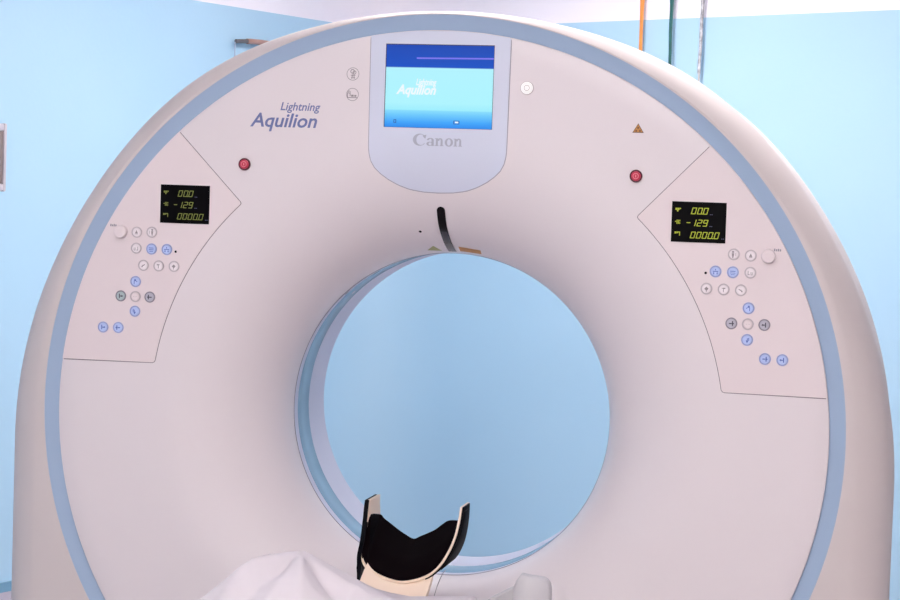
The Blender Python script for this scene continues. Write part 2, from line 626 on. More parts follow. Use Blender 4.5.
def glyph(bm, kind, s, z, mi):
    """little symbols printed on the caps, in a unit cell about 11 mm wide"""
    u = 0.0018

    def q(x0, y0, x1, y1):
        poly(bm, [G(x * u * s if s < 0 else x * u, y * u, z) for x, y in ((x0, y0), (x1, y0), (x1, y1), (x0, y1))], mi)

    def tri(pts):
        poly(bm, [G(x * u * s if s < 0 else x * u, y * u, z) for x, y in pts], mi)
    if kind == 'person':
        tri([(1.5 * math.cos(k) - 1, 3 + 1.2 * math.sin(k)) for k in [2 * PI * i / 8 for i in range(8)]])
        tri([(-2.4, 1.4), (0.4, 1.4), (0.2, -1.2), (-0.6, -4.6), (-1.4, -4.6), (-2.2, -1.2)])
        q(2.2, -2, 2.7, 2)
    elif kind == 'lamp':
        q(-2, -2.6, 2, -2.0)
        tri([(-2, -1.5), (2, -1.5), (0, 2.8)])
    elif kind == 'door':
        q(-3, -2.8, -2.3, 2.2)
        q(-3, -2.8, -0.5, -2.1)
        q(0.6, -3, 1.2, 0.8)
        q(0.6, -3, 2.6, -2.4)
        q(2.2, -3, 2.8, 0.4)
    elif kind == 'tilt':
        q(-3.4, 0.8, 3.4, 1.8)
        q(-3.4, -1.4, 3.4, -0.5)
        q(-2.5, -3.4, 2.5, -2.6)
    elif kind == 'bed':
        q(-3.4, -0.4, 3.4, 0.7)
        q(-2.8, -3.4, -1.4, -1.1)
        q(1.4, -3.4, 2.8, -1.1)
        q(-0.6, 1.4, 0.6, 3.2)
    elif kind == 'curve':
        q(-2.8, 0.6, -1.2, 1.5)
        q(-1.4, -0.6, 0.4, 0.8)
        q(0.2, -2.2, 2.2, -1.0)
        q(0.8, -1.0, 1.5, 0.5)
    elif kind == 'pin':
        q(-0.4, -3.2, 0.4, 1.5)
        q(-0.4, 0.8, 2.2, 2.2)
        q(-2.2, 1.2, -0.4, 1.9)
    elif kind == 'laser':
        tri([(0, 2.6), (2.6, 0), (0, -2.6), (-2.6, 0)])
        q(-0.4, -4, 0.4, -2.4)
    elif kind == 'up':
        tri([(-1.6, 0.6), (1.8, 0.6), (1.2, 3.2), (-0.4, 3.2)])
        q(1.0, -3.4, 2.0, 0.6)
        q(-2.8, -0.6, -1.4, 0.6)
    elif kind == 'down':
        tri([(-1.6, -0.6), (1.8, -0.6), (0.8, -3.2), (-0.8, -3.2)])
        q(-0.2, -0.6, 0.8, 2.2)
        q(1.4, -0.6, 2.6, 2.8)
    elif kind in ('in', 'out'):
        d = 1 if kind == 'in' else -1
        q(-3.0, -0.8, 0.6, 0.6)
        tri([(-3.6 * d, -0.1), (-1.6 * d, 1.6), (-1.6 * d, -1.8)])
        q(0.8, -3, 2.2, 3)
    elif kind == 'stop':
        q(-2.6, -0.2, -0.6, 0.4)
        q(0.8, -0.2, 2.8, 0.4)


STY = {'w': ('capwhite', 'capring', 'icon'), 'b': ('capblue', 'ringblue', 'glyphblue'), 'g': ('capgrey', 'ringgrey', 'glyphdark'),
       't': ('capteal', 'ringgrey', 'glyphdark'), 'n': ('panel', 'capring', 'capring')}
BTN = [('lamp', 'w', 0.7180, 0.4151), ('person', 'w', 0.6808, 0.4165), ('door', 'w', 0.7185, 0.3775), ('tilt', 'b', 0.6801, 0.3769),
       ('bed', 'b', 0.6420, 0.3772), ('curve', 'w', 0.6994, 0.3376), ('pin', 'w', 0.6613, 0.3378), ('laser', 'w', 0.6234, 0.3382),
       ('up', 'b', 0.7178, 0.2987), ('in', 'g', 0.7539, 0.2632), ('stop', 'n', 0.7175, 0.2632), ('out', 'g', 0.6814, 0.2634),
       ('down', 'b', 0.7175, 0.2284), ('in', 'b', 0.7963, 0.1874), ('out', 'b', 0.7582, 0.1880)]
BLAB = {'b': 'lit blue button', 'g': 'grey button with a dark arrow', 't': 'teal grey button with a dark arrow', 'w': 'white button with a small dark symbol', 'n': 'blank button with a thin ring'}

SEGS = {'0': 'abcdef', '1': 'bc', '2': 'abged', '9': 'abcdfg', '-': 'g'}


def digit(bm, ch, P, u0, v0, w, h, th, mi, z):
    """P maps display fractions (u across, v down) to scanner x, y"""
    sl = 0.16 * h * 1.2

    def q(x0, y0, x1, y1):
        pts = []
        for x, y in ((x0, y0), (x1, y0), (x1, y1), (x0, y1)):
            pts.append(P(u0 + x + sl * (1 - (y - v0) / h) if True else 0, y))
        poly(bm, [G(a, b, z) for a, b in pts], mi)
    g = th * 0.22
    tv = th * 1.2
    m = v0 + h / 2
    for s in SEGS[ch]:
        if s == 'a':
            q(g + th * .3, v0, w - g - th * .3, v0 + tv)
        if s == 'd':
            q(g + th * .3, v0 + h - tv, w - g - th * .3, v0 + h)
        if s == 'g':
            q(g + th * .3, m - tv / 2, w - g - th * .3, m + tv / 2)
        if s == 'f':
            q(0, v0 + g, th, m - g)
        if s == 'b':
            q(w - th, v0 + g, w, m - g)
        if s == 'e':
            q(0, m + g, th, v0 + h - g)
        if s == 'c':
            q(w - th, m + g, w, v0 + h - g)


def readout(parent, s, dm):
    xa, xb = (0.5402, 0.6608) if s > 0 else (-0.6608, -0.5402)
    ya, yb = 0.5297, 0.4398
    z1 = 0.0032

    def P(u, v):
        return (xa + (xb - xa) * u, ya + (yb - ya) * v)
    bm = new()
    o = [P(0, 1), P(1, 1), P(1, 0), P(0, 0)]
    prism(bm, o, -0.004, z1, 0, 0.0004)
    z = z1 + 0.0003
    w, h, th = 0.084, 0.165, 0.016
    for u, ch in ((0.35, '0'), (0.46, '0'), (0.565, '0')):
        digit(bm, ch, P, u, 0.14, w, h, th, 1, z)
    for u, ch in ((0.255, '-'), (0.35, '1'), (0.46, '2'), (0.565, '9')):
        digit(bm, ch, P, u, 0.435, w, h, th, 1, z)
    for u in (0.345, 0.453, 0.56, 0.668, 0.78):
        digit(bm, '0', P, u, 0.735, w, h, th, 1, z)
    for (u, v) in ((0.548, 0.285), (0.758, 0.88)):
        poly(bm, [G(*P(u + a, v + b), z) for a, b in ((0, 0), (0.018, 0), (0.018, 0.022), (0, 0.022))], 1)
    # small legends left of the numbers, unit marks right of them
    for v in (0.16, 0.455, 0.745):
        k = {0.16: ((0, .0, .035, .05), (.04, .0, .075, .05), (.03, .05, .055, .09), (.08, .0, .10, .03)),
             0.455: ((0, .03, .025, .05), (.03, 0, .045, .10), (.055, .0, .07, .10), (.08, 0, .095, .04), (.08, .06, .095, .1)),
             0.745: ((0, 0, .03, .05), (.035, .0, .06, .04), (.065, .0, .1, .025), (.085, .02, .1, .1))}[v]
        for x0, y0, x1, y1 in k:
            poly(bm, [G(*P(0.065 + x, v + y), z) for x, y in ((x0, y0), (x1, y0), (x1, y1), (x0, y1))], 1)
    for u, v in ((0.70, 0.295), (0.70, 0.585), (0.925, 0.885)):
        for k in range(2):
            poly(bm, [G(*P(u + 0.03 * k + a, v + b), z) for a, b in ((0, 0), (0.022, 0), (0.022, 0.018), (0, 0.018))], 2)
    return build('readout', bm, [M['black'], dm, M['unit']], parent)


def control_panel(s):
    o = panel_outline(s)
    bm = new()
    po = inset(o, 0.0016)
    big = panel_outline(s, 0.8992)
    po[1:24] = big[1:24]
    for q in (0, 24):
        f = 0.8992 / math.hypot(*po[q])
        po[q] = (po[q][0] * f, po[q][1] * f)
    prism(bm, po, -0.006, 0.0014, 0, 0.0004)
    widen(bm)
    pan = build('control_panel', bm, M['panel'], gan, sharp=30)
    tag(pan, 'right control panel with a bright number readout' if s > 0 else 'left control panel with a dim number readout')
    bm = new()
    prism(bm, o, -0.006, 0.0003)
    widen(bm)
    build('panel_seam', bm, M['seam'], pan)
    rd = readout(pan, s, M['digit'] if s > 0 else M['digitdim'])
    Z = 0.0014
    cache = {}
    for kind, st, x, y in BTN:
        if kind == 'in' and st == 'g' and s < 0:
            st = 't'
        cap, ring, gl = STY[st]
        bm = new()
        r = 0.0131
        revolve(bm, [(r, -0.001), (r, 0.0016), (r - 0.0008, 0.0022), (r - 0.0022, 0.0020), (r - 0.0026, 0.0008)], 32, 1)
        revolve(bm, [(r - 0.0026, 0.0007), (r - 0.0034, 0.0021), (r - 0.0048, 0.0024), (0.002, 0.0025)], 32, 0, cap1=True)
        glyph(bm, kind, s, 0.0028, 2)
        for v in bm.verts:
            v.co += Vector((s * x, -Z, y))
        ob = build('push_button', bm, [M[cap], M[ring], M[gl]], pan, origin=G(s * x, y, Z))
        ob['label'] = BLAB[st]
    x, y = 0.7565, 0.4157
    bm = new()
    revolve(bm, [(0.0158, 0.0), (0.0156, 0.004), (0.0150, 0.011), (0.0140, 0.0132), (0.012, 0.0138), (0.002, 0.0140)], 40, 0, cap1=True)
    for v in bm.verts:
        v.co += Vector((s * x, -Z, y))
    build('knob', bm, M['panel'], pan, origin=G(s * x, y, Z))
    bm = new()
    for k in range(4):
        x0 = s * 0.7765 + (k - 2) * 0.0042
        prism(bm, [(x0, 0.4268), (x0 + 0.0030, 0.4268), (x0 + 0.0030, 0.4325 - 0.001 * (k % 2)), (x0, 0.4325 - 0.001 * (k % 2))], Z - 0.0005, Z + 0.0003)
    build('knob_legend', bm, M['ringgrey'], pan)
    bm = new()
    revolve(bm, [(0.0029, Z), (0.0027, Z + 0.0008), (0.001, Z + 0.001)], 20, 0, s * 0.6204, 0.3729, cap1=True)
    build('microphone_hole', bm, M['black'], pan)
    return pan


for s in (-1, 1):
    control_panel(s)


# ---- monitor plate following the face
def span(outline, y):
    xs = []
    n = len(outline)
    for i in range(n):
        (x0, y0), (x1, y1) = outline[i], outline[(i + 1) % n]
        if (y0 - y) * (y1 - y) <= 0 and abs(y1 - y0) > 1e-9:
            xs.append(x0 + (x1 - x0) * (y - y0) / (y1 - y0))
    return min(xs), max(xs)


def conform(bm, outline, ys, cols, dz, depth, mi=0):
    rows = []
    for y in ys:
        x0, x1 = span(outline, y)
        rows.append([(x0 + (x1 - x0) * k / cols, y) for k in range(cols + 1)])
    top = [[bm.verts.new(G(x, y, zs(x, y) + dz)) for x, y in r] for r in rows]
    for a, b in zip(top, top[1:]):
        for i in range(cols):
            bm.faces.new((a[i], a[i + 1], b[i + 1], b[i])).material_index = mi
    rim = [(i, 0) for i in range(len(rows))] + [(len(rows) - 1, k) for k in range(1, cols + 1)] + [(i, cols) for i in range(len(rows) - 2, -1, -1)] + [(0, k) for k in range(cols - 1, 0, -1)]
    low = []
    for i, k in rim:
        x, y = rows[i][k]
        low.append(bm.verts.new(G(x, y, zs(x, y) + dz - depth)))
    n = len(rim)
    for q in range(n):
        a, b = rim[q], rim[(q + 1) % n]
        bm.faces.new((top[a[0]][a[1]], top[b[0]][b[1]], low[(q + 1) % n], low[q])).material_index = mi


half = [(0.0, 0.5195), (0.035, 0.521), (0.066, 0.526), (0.092, 0.536), (0.115, 0.549), (0.134, 0.564), (0.148, 0.579), (0.157, 0.597), (0.1615, 0.618), (0.1625, 0.64), (0.1632, 0.72), (0.1640, 0.80), (0.1645, 0.8815)]
half = [(x, y + 0.0100 * max(0.0, 1 - (y - 0.5195) / 0.11)) for x, y in half]
top_arc = [(0.8958 * math.sin(t), 0.8958 * math.cos(t)) for t in [0.1845 * (1 - k / 8) for k in range(9)]]
right = half + top_arc[1:]
plate_o = right + [(-x, y) for x, y in right[::-1][1:-1]]
ys = [0.5296 + (0.8955 - 0.5296) * (1 - math.cos(PI * k / 56)) / 2 for k in range(57)]
bm = new()
conform(bm, plate_o, ys, 28, 0.0004, 0.004)
seam_o = build('plate_seam', bm, M['seamlight'], gan)
bm = new()
ins = [(x, y + (0.0052 if y > 0.87 else 0)) for x, y in inset(plate_o, 0.0020)]
ys2 = [0.5317 + (0.8982 - 0.5317) * (1 - math.cos(PI * k / 56)) / 2 for k in range(57)]
conform(bm, ins, ys2, 28, 0.0016, 0.004)
plate = build('monitor_plate', bm, M['plate'], gan, sharp=50)
seam_o.parent = plate
seam_o.location = WL[seam_o.name] - WL[plate.name]

xa, xb, ya, yb = -0.1249, 0.1253, 0.8657, 0.6781
bm = new()
prism(bm, [(xa - 0.0018, yb - 0.0005), (xb + 0.0008, yb - 0.0005), (xb + 0.0008, ya + 0.002), (xa - 0.0018, ya + 0.002)], -0.004, 0.0022)
scr = build('touch_screen', bm, M['scr_edge'], plate)
bm = new()
poly(bm, [G(xa, yb, 0.0026), G(xb, yb, 0.0026), G(xb, ya, 0.0026), G(xa, ya, 0.0026)])
disp = build('screen_image', bm, M['screen'], plate)


def SP(u, v):
    return (xa + (xb - xa) * u, ya + (yb - ya) * v)


bm = new()
zc = 0.0030
poly(bm, [G(*SP(0.285, 0.168), zc), G(*SP(1.0, 0.160), zc), G(*SP(1.0, 0.142), zc), G(*SP(0.285, 0.150), zc)])
build('title_line', bm, M['scr_line'], plate)
bm = new()
x0, y0 = SP(0.285, 0.485)
text_into(bm, 'Lightning', 0.048, 0.0145, (x0, y0), 0.25, 0.03, 0, zc)
x0, y0 = SP(0.10, 0.595)
text_into(bm, 'Aquilion', 0.094, 0.021, (x0, y0), 0.3, 0.035, 0, zc)
build('lettering', bm, M['scr_text'], plate)['label'] = 'white lettering on the lit screen'
for u, v, w in ((0.085, 0.905, 0.025), (0.645, 0.905, 0.055)):
    bm = new()
    for a0, b0, a1, b1 in ((0, 0, w, 0.008), (0, 0.036, w, 0.044), (0, 0, 0.007, 0.044), (w - 0.007, 0, w, 0.044)):
        poly(bm, [G(*SP(u + a0, v + b1), zc), G(*SP(u + a1, v + b1), zc), G(*SP(u + a1, v + b0), zc), G(*SP(u + a0, v + b0), zc)], 0)
    if w > 0.04:
        poly(bm, [G(*SP(0.660, 0.935), zc), G(*SP(0.690, 0.935), zc), G(*SP(0.690, 0.917), zc), G(*SP(0.660, 0.917), zc)], 1)
    build('screen_icon', bm, [M['scr_icon'], M['scr_text']], plate)


# serif lettering under the screen
def serif_word(bm, x, y, w, h, z):
    """thick-and-thin serif letters C a n o n; x, y = left end of the baseline, h = capital height"""
    def P(a, b):
        return G(x + a * w, y + b * h, z)

    def q(a0, b0, a1, b1, sk=0.0):
        poly(bm, [P(a0, b0), P(a1, b0), P(a1 + sk, b1), P(a0 + sk, b1)])

    def ell(cx, cy, ro, so, ri, si, t0, t1, n=28, dx=0.0):
        for k in range(n):
            a, b = t0 + (t1 - t0) * k / n, t0 + (t1 - t0) * (k + 1) / n
            poly(bm, [P(cx + ro * math.cos(a), cy + so * math.sin(a)), P(cx + ro * math.cos(b), cy + so * math.sin(b)),
                      P(cx + dx + ri * math.cos(b), cy + si * math.sin(b)), P(cx + dx + ri * math.cos(a), cy + si * math.sin(a))])
    # C with a pointed upper terminal
    ell(0.135, 0.50, 0.135, 0.52, 0.090, 0.45, math.radians(36), math.radians(322), 34, 0.024)
    poly(bm, [P(0.19, 0.86), P(0.268, 0.94), P(0.250, 0.60), P(0.225, 0.66)])
    # a
    ell(0.335, 0.17, 0.062, 0.18, 0.030, 0.12, 0, 2 * PI, 24, 0.01)
    q(0.372, 0.0, 0.418, 0.50)
    ell(0.348, 0.48, 0.070, 0.20, 0.025, 0.12, 0, PI, 16)
    q(0.418, 0.0, 0.432, 0.05)
    # n
    for x0 in (0.460, 0.828):
        q(x0, 0.0, x0 + 0.040, 0.66)
        q(x0 - 0.018, 0.0, x0 + 0.056, 0.06)
        q(x0 - 0.018, 0.60, x0 + 0.02, 0.66)
        ell(x0 + 0.082, 0.44, 0.052, 0.24, 0.014, 0.14, 0, PI, 16)
        q(x0 + 0.094, 0.0, x0 + 0.134, 0.46)
        q(x0 + 0.078, 0.0, x0 + 0.152, 0.06)
    # o
    ell(0.718, 0.33, 0.082, 0.36, 0.036, 0.28, 0, 2 * PI, 32)


bm = new()
serif_word(bm, -0.057, 0.6375, 0.1175, 0.0265, 0.0020)
build('lettering', bm, M['greytext'], plate)

# model name on the face
bm = new()
text_into(bm, 'Aquilion', 0.1615, 0.0315, (-0.4470, 0.6718), 0.24, 0.018, 0, 0.0005)
text_into(bm, 'Lightning', 0.0960, 0.0185, (-0.3745, 0.7105), 0.24, 0.014, 0, 0.0005)
build('lettering', bm, M['text'], gan)['label'] = 'slate blue italic lettering'


def ringflat(bm, cx, cy, ro, ri, z, n=36, mi=0):
    loops(bm, [circle(cx, cy, ro, z, n), circle(cx, cy, ri, z, n)], True, mi)


# two printed round symbols left of the screen
bm = new()
cx, cy, z = -0.2036, 0.7970, 0.0005
ringflat(bm, cx, cy, 0.0148, 0.0136, z)
ringflat(bm, cx - 0.001, cy + 0.0060, 0.0052, 0.0034, z, 20)
ringflat(bm, cx + 0.0035, cy + 0.0035, 0.0044, 0.0028, z, 20)
for p in (((-.0035, -.0105), (-.0015, -.0105), (.0, -.001), (-.002, -.001)), ((.0025, -.0105), (.0045, -.0105), (.003, -.001), (.001, -.001)), ((-.005, -.0035), (.006, -.0035), (.006, -.002), (-.005, -.002)), ((-.004, -.0095), (.005, -.0095), (.005, -.008), (-.004, -.008))):
    poly(bm, [G(cx + a, cy + b, z) for a, b in p])
build('symbol', bm, M['icon'], gan)
bm = new()
cx, cy = -0.2033, 0.7501
ringflat(bm, cx, cy, 0.0148, 0.0136, z)
ringflat(bm, cx - 0.008, cy + 0.0055, 0.0034, 0.0018, z, 18)
for p in (((-.0125, -.008), (-.0105, -.008), (-.0105, .004), (-.0125, .004)), ((-.0065, -.004), (-.0045, -.004), (-.0045, .003), (-.0065, .003)), ((-.0125, -.008), (.0115, -.008), (.0115, -.0062), (-.0125, -.0062)), ((-.003, -.005), (.003, -.005), (.003, -.0005), (-.003, -.0005)), ((.0045, -.005), (.0095, -.005), (.0095, -.001), (.0045, -.001))):
    poly(bm, [G(cx + a, cy + b, z) for a, b in p])
build('symbol', bm, M['icon'], gan)

# lit indicator right of the screen
bm = new()
revolve(bm, [(0.0155, 0.0), (0.0152, 0.0022), (0.0138, 0.0026)], 36, 1, 0.2029, 0.7735)
revolve(bm, [(0.0138, 0.0022), (0.012, 0.0034), (0.002, 0.0038)], 36, 0, 0.2029, 0.7735, cap1=True)
ringflat(bm, 0.2029, 0.7735, 0.0068, 0.0052, 0.0042, 28, 1)
build('indicator_lamp', bm, [M['lamp'], M['capring']], gan)

# red stop buttons
for s in (-1, 1):
    cx, cy = s * 0.4571, 0.5827
    bm = new()
    revolve(bm, [(0.0143, 0.0), (0.0143, 0.0045), (0.0136, 0.0055), (0.0112, 0.005), (0.0108, 0.003)], 40, 0, cx, cy)
    em = build('stop_button', bm, M['redrim'], gan, origin=G(cx, cy, 0))
    em['label'] = 'round red stop button'
    bm = new()
    revolve(bm, [(0.0108, 0.002), (0.0106, 0.0062), (0.0092, 0.0072), (0.001, 0.0078)], 40, 0, cx, cy, cap1=True)
    ringflat(bm, cx, cy, 0.0068, 0.0052, 0.0084, 28, 1)
    poly(bm, [G(cx + a, cy + b, 0.0084) for a, b in ((-.0012, -.003), (.0012, -.003), (.0012, .003), (-.0012, .003))], 1)
    build('button_cap', bm, [M['red'], M['redlight']], em)

# triangular warning sticker
bm = new()
cx, cy = 0.4577, 0.6868
T = [(0.0128, -0.0075), (0.0, 0.0135), (-0.0128, -0.0075)]
prism(bm, [(cx + a, cy + b) for a, b in T], 0.0, 0.0005, 0)
poly(bm, [G(cx + a * 0.80, cy + b * 0.80 + 0.0002, 0.0008) for a, b in T], 1)
for a, b in ((0, 0.0035), (-0.0042, -0.0032), (0.0042, -0.0032)):
    poly(bm, [G(cx + a + 0.0021 * math.cos(q), cy + b + 0.0021 * math.sin(q), 0.0011) for q in [2 * PI * k / 10 for k in range(10)]], 0)
build('warning_sticker', bm, [M['brown'], M['orange']], gan)

# laser window running down the throat
path = [(0.0030, 0.5005), (0.0026, 0.490), (0.0020, 0.4757), (0.0016, 0.462), (0.0018, 0.4510), (0.0026, 0.436), (0.0036, 0.422), (0.0042, 0.410), (0.0044, 0.400), (0.0044, 0.3945)]


def lerp_path(t):
    L = [0.0]
    for p, q in zip(path, path[1:]):
        L.append(L[-1] + math.hypot(q[0] - p[0], q[1] - p[1]))
    d = t * L[-1]
    for i in range(len(path) - 1):
        if d <= L[i + 1] + 1e-9:
            f = (d - L[i]) / (L[i + 1] - L[i])
            return path[i][0] + (path[i + 1][0] - path[i][0]) * f, path[i][1] + (path[i + 1][1] - path[i][1]) * f, d
    return *path[-1], L[-1]


bm = new()
rows = []
N = 60
for k in range(N + 1):
    x, y, d = lerp_path(k / N)
    hw = 0.0098
    if d < hw:
        hw = math.sqrt(max(0.0, hw * hw - (hw - d) ** 2)) + 1e-5
    rows.append(([bm.verts.new(on(x + hw * j / 3, y, 0.0012)) for j in range(-3, 4)], y))
for (a, ya_), (b, yb_) in zip(rows, rows[1:]):
    for i in range(6):
        f = bm.faces.new((a[i], a[i + 1], b[i + 1], b[i]))
        f.material_index = 1 if yb_ < 0.441 else 0  # lower rows take the painted reflection
build('laser_window', bm, [M['slot'], M['slotreflect']], gan)


def decal(name, quad, m, off=0.001, nu=6, nv=3):
    """small sticker following the throat; quad = four (x, y) corners"""
    bm = new()
    g = []
    for j in range(nv + 1):
        row = []
        for i in range(nu + 1):
            u, v = i / nu, j / nv
            p = [(1 - v) * ((1 - u) * quad[0][k] + u * quad[1][k]) + v * ((1 - u) * quad[3][k] + u * quad[2][k]) for k in (0, 1)]
            row.append(bm.verts.new(on(p[0], p[1], off)))
        g.append(row)
    for a, b in zip(g, g[1:]):
        for i in range(nu):
            bm.faces.new((a[i], a[i + 1], b[i + 1], b[i]))
    bmesh.ops.remove_doubles(bm, verts=bm.verts[:], dist=1e-5)
    return build(name, bm, m, gan)


decal('warning_sticker', [(-0.036, 0.4065), (-0.0335, 0.4065), (-0.0205, 0.3955), (-0.0545, 0.3955)], M['green'])
decal('caution_label', [(0.0262, 0.4075), (0.0795, 0.4005), (0.0775, 0.3912), (0.0248, 0.3965)], M['orange'])
bm = new()
for k in range(1):
    c = (-0.0546, 0.4404)
    poly(bm, [on(c[0] + 0.0034 * math.cos(q), c[1] + 0.0026 * math.sin(q), 0.001) for q in [2 * PI * i / 14 for i in range(14)]])
build('screw_hole', bm, M['black'], gan)

def sst(a, b, x):
    t = max(0, min(1, (x - a) / (b - a)))
    return t * t * (3 - 2 * t)


# ------------------------------------------------------------------ head holder at the end of the table
hh = empty('head_holder', G(-0.005, -0.345, 0.2), 'black padded head holder with cream shell in front of the scanner bore', 'head holder')
front = [(-0.104, -0.1665, 0.105), (-0.1035, -0.185, 0.112), (-0.101, -0.209, 0.127), (-0.099, -0.25, 0.15), (-0.096, -0.278, 0.185), (-0.086, -0.294, 0.208), (-0.066, -0.304, 0.221), (-0.045, -0.311, 0.234), (-0.019, -0.316, 0.245),
         (0.005, -0.318, 0.251), (0.027, -0.315, 0.249), (0.047, -0.309, 0.242), (0.067, -0.299, 0.23), (0.083, -0.281, 0.206), (0.094, -0.256, 0.177), (0.100, -0.230, 0.147), (0.1035, -0.199, 0.129), (0.104, -0.180, 0.118), (0.104, -0.169, 0.112)]


def smooth_path(pts, n):
    """Catmull-Rom through points"""
    out = []
    m = len(pts) - 1
    for k in range(n + 1):
        f = min(m - 1e-6, m * k / n)
        i = int(f)
        t = f - i
        p0, p1, p2, p3 = (Vector(pts[max(0, min(m, i + d))]) for d in (-1, 0, 1, 2))
        out.append(0.5 * ((2 * p1) + (-p0 + p2) * t + (2 * p0 - 5 * p1 + 4 * p2 - p3) * t * t + (-p0 + 3 * p1 - 3 * p2 + p3) * t ** 3))
    return out


FR = smooth_path(front, 60)


def outward(pts):
    ns = []
    for i in range(len(pts)):
        t = pts[min(i + 1, len(pts) - 1)] - pts[max(i - 1, 0)]
        n = Vector((t.y, -t.x)).normalized()
        ns.append(n)
    return ns


NO = outward(FR)


def zback(i):
    h = (FR[i].y + 0.318) / 0.15
    return 0.030 - (0.016 if FR[i].x < 0 else 0.0) * max(0, min(1, h))


def ushell(bm, i0, i1, t_in, t_out, zf_off=0.0, zb_off=0.0, bev=0.0015):
    """U-shaped strip between two offsets of the front curve, from the front edge to the back"""
    rings = []
    for i in range(i0, i1 + 1):
        p, n = FR[i], NO[i]
        a = (p.x + n.x * t_in, p.y + n.y * t_in)
        b = (p.x + n.x * t_out, p.y + n.y * t_out)
        zf, zb = p.z + zf_off, zback(i) + zb_off
        rings.append([G(*a, zb), G(*a, zf - bev), G(a[0] + n.x * bev * .6, a[1] + n.y * bev * .6, zf), G(b[0] - n.x * bev * .6, b[1] - n.y * bev * .6, zf), G(*b, zf - bev), G(*b, zb)])
    loops(bm, rings, True, 0, True, True)


bm = new()
ushell(bm, 0, 60, 0.0, 0.0055)
build('shell', bm, M['cream'], hh, sharp=45)
# right pad follows the shell, with a raised strap on its outside
bm = new()
ushell(bm, 38, 60, 0.0056, 0.0088, -0.001, 0.012)
build('side_pad', bm, M['strip'], hh, sharp=45)
bm = new()
ushell(bm, 42, 57, 0.0089, 0.0108, -0.014, 0.022)
build('side_strap', bm, M['strip'], hh, sharp=45)
# left pad laps round the shell's front edge and hangs straight down past it
LP = smooth_path([(-0.1045, -0.1665, 0.108), (-0.1045, -0.185, 0.116), (-0.1025, -0.209, 0.131), (-0.1010, -0.25, 0.155), (-0.0985, -0.278, 0.188), (-0.0935, -0.297, 0.207), (-0.0930, -0.315, 0.219), (-0.0960, -0.336, 0.224)], 40)
LN = outward(LP)
rings = []
for i, (p_, n_) in enumerate(zip(LP, LN)):
    t_in = 0.0010 if i < 24 else 0.0010 - 0.0030 * (i - 24) / 16
    t_out = 0.0105 - (0.0085 * max(0, (i - 30) / 10))
    a_ = (p_.x + n_.x * t_in, p_.y + n_.y * t_in)
    b_ = (p_.x + n_.x * t_out, p_.y + n_.y * t_out)
    zb_ = 0.018 if i < 22 else 0.018 + 0.18 * (i - 22) / 18
    h_ = 0.0058 if i < 24 else 0.0058
    c_ = (p_.x + n_.x * 0.0062, p_.y + n_.y * 0.0062)
    zi_ = p_.z + 0.0004
    rings.append([G(*c_, zb_), G(*c_, zi_ - 0.003), G(*a_, zi_), G(*a_, p_.z + 0.004), G(*b_, p_.z + 0.004), G(*b_, zb_)])
bm = new()
loops(bm, rings, True, 0, True, True)
build('side_pad', bm, M['strip'], hh, sharp=45)

# cushion: fills the cradle, thin at the front lip, rising to a two-humped rear edge
Mpts = [(-0.1010, -0.2110), (-0.0990, -0.2092), (-0.0935, -0.2110), (-0.0872, -0.2181), (-0.0702, -0.2297), (-0.0532, -0.2415), (-0.0363, -0.2515), (-0.0172, -0.2600), (-0.001, -0.2528), (0.0175, -0.2440), (0.0336, -0.2350), (0.0496, -0.2217), (0.0633, -0.2128), (0.083, -0.2112), (0.0945, -0.2125)]
MR = smooth_path([(x, y, 0.035) for x, y in Mpts], 60)
j0, j1 = 7, 53                                  # part of the front curve the cushion covers
bm = new()
low_f, low_b, up_f, mid, up_b = [], [], [], [], []
NC = 60
for k in range(NC + 1):
    f = j0 + (j1 - j0) * k / NC
    i = int(min(f, 59))
    t = f - i
    p = FR[i].lerp(FR[i + 1], t)
    n = NO[i].lerp(NO[i + 1], t).normalized()
    zb = 0.032
    q = MR[k]
    lap = sst(-0.088, -0.097, p.x)
    inn = 0.009 * min(1.0, k / 7, (NC - k) / 7) + 0.0002
    s = G(p.x + n.x * (0.0044 * lap - 0.0006), p.y + n.y * (0.0044 * lap - 0.0006), p.z - 0.004 + 0.006 * lap)
    low_f.append(s)
    low_b.append(G(p.x - n.x * 0.0006, p.y - n.y * 0.0006, zb))
    a = Vector((p.x - n.x * inn, p.y - n.y * inn, p.z - 0.010))
    a.z += 0.008 * lap
    up_f.append(G(*a))
    d = Vector((q.x, q.y, 0.034))
    mm = a.lerp(d, 0.55)
    lift = 0.0
    mid.append(G(mm.x + n.x * 0.006 * (1 - lift), mm.y + n.y * 0.006 * (1 - lift), mm.z))
    up_b.append(G(d.x, d.y, d.z))
loops(bm, [low_f, up_f, mid, up_b, low_b, low_f], False)
for k in (0, NC):
    poly(bm, [low_f[k], up_f[k], mid[k], up_b[k], low_b[k]])
bmesh.ops.remove_doubles(bm, verts=bm.verts[:], dist=1e-5)
build('cushion', bm, M['foam'], hh, sharp=50)
bm = new()
sp = [(0.134, -0.213, -0.1008), (0.122, -0.2045, -0.1012), (0.106, -0.1988, -0.1015), (0.080, -0.2010, -0.1012), (0.036, -0.2085, -0.1005), (0.036, -0.25, -0.0985), (0.10, -0.262, -0.0975), (0.150, -0.255, -0.0980)]
loops(bm, [[G(x, y, z) for z, y, x in sp], [G(x + 0.0055, y - 0.0012, z - 0.001) for z, y, x in sp]], True, 0, True, True)
build('side_cushion', bm, M['foam'], hh, sharp=50)

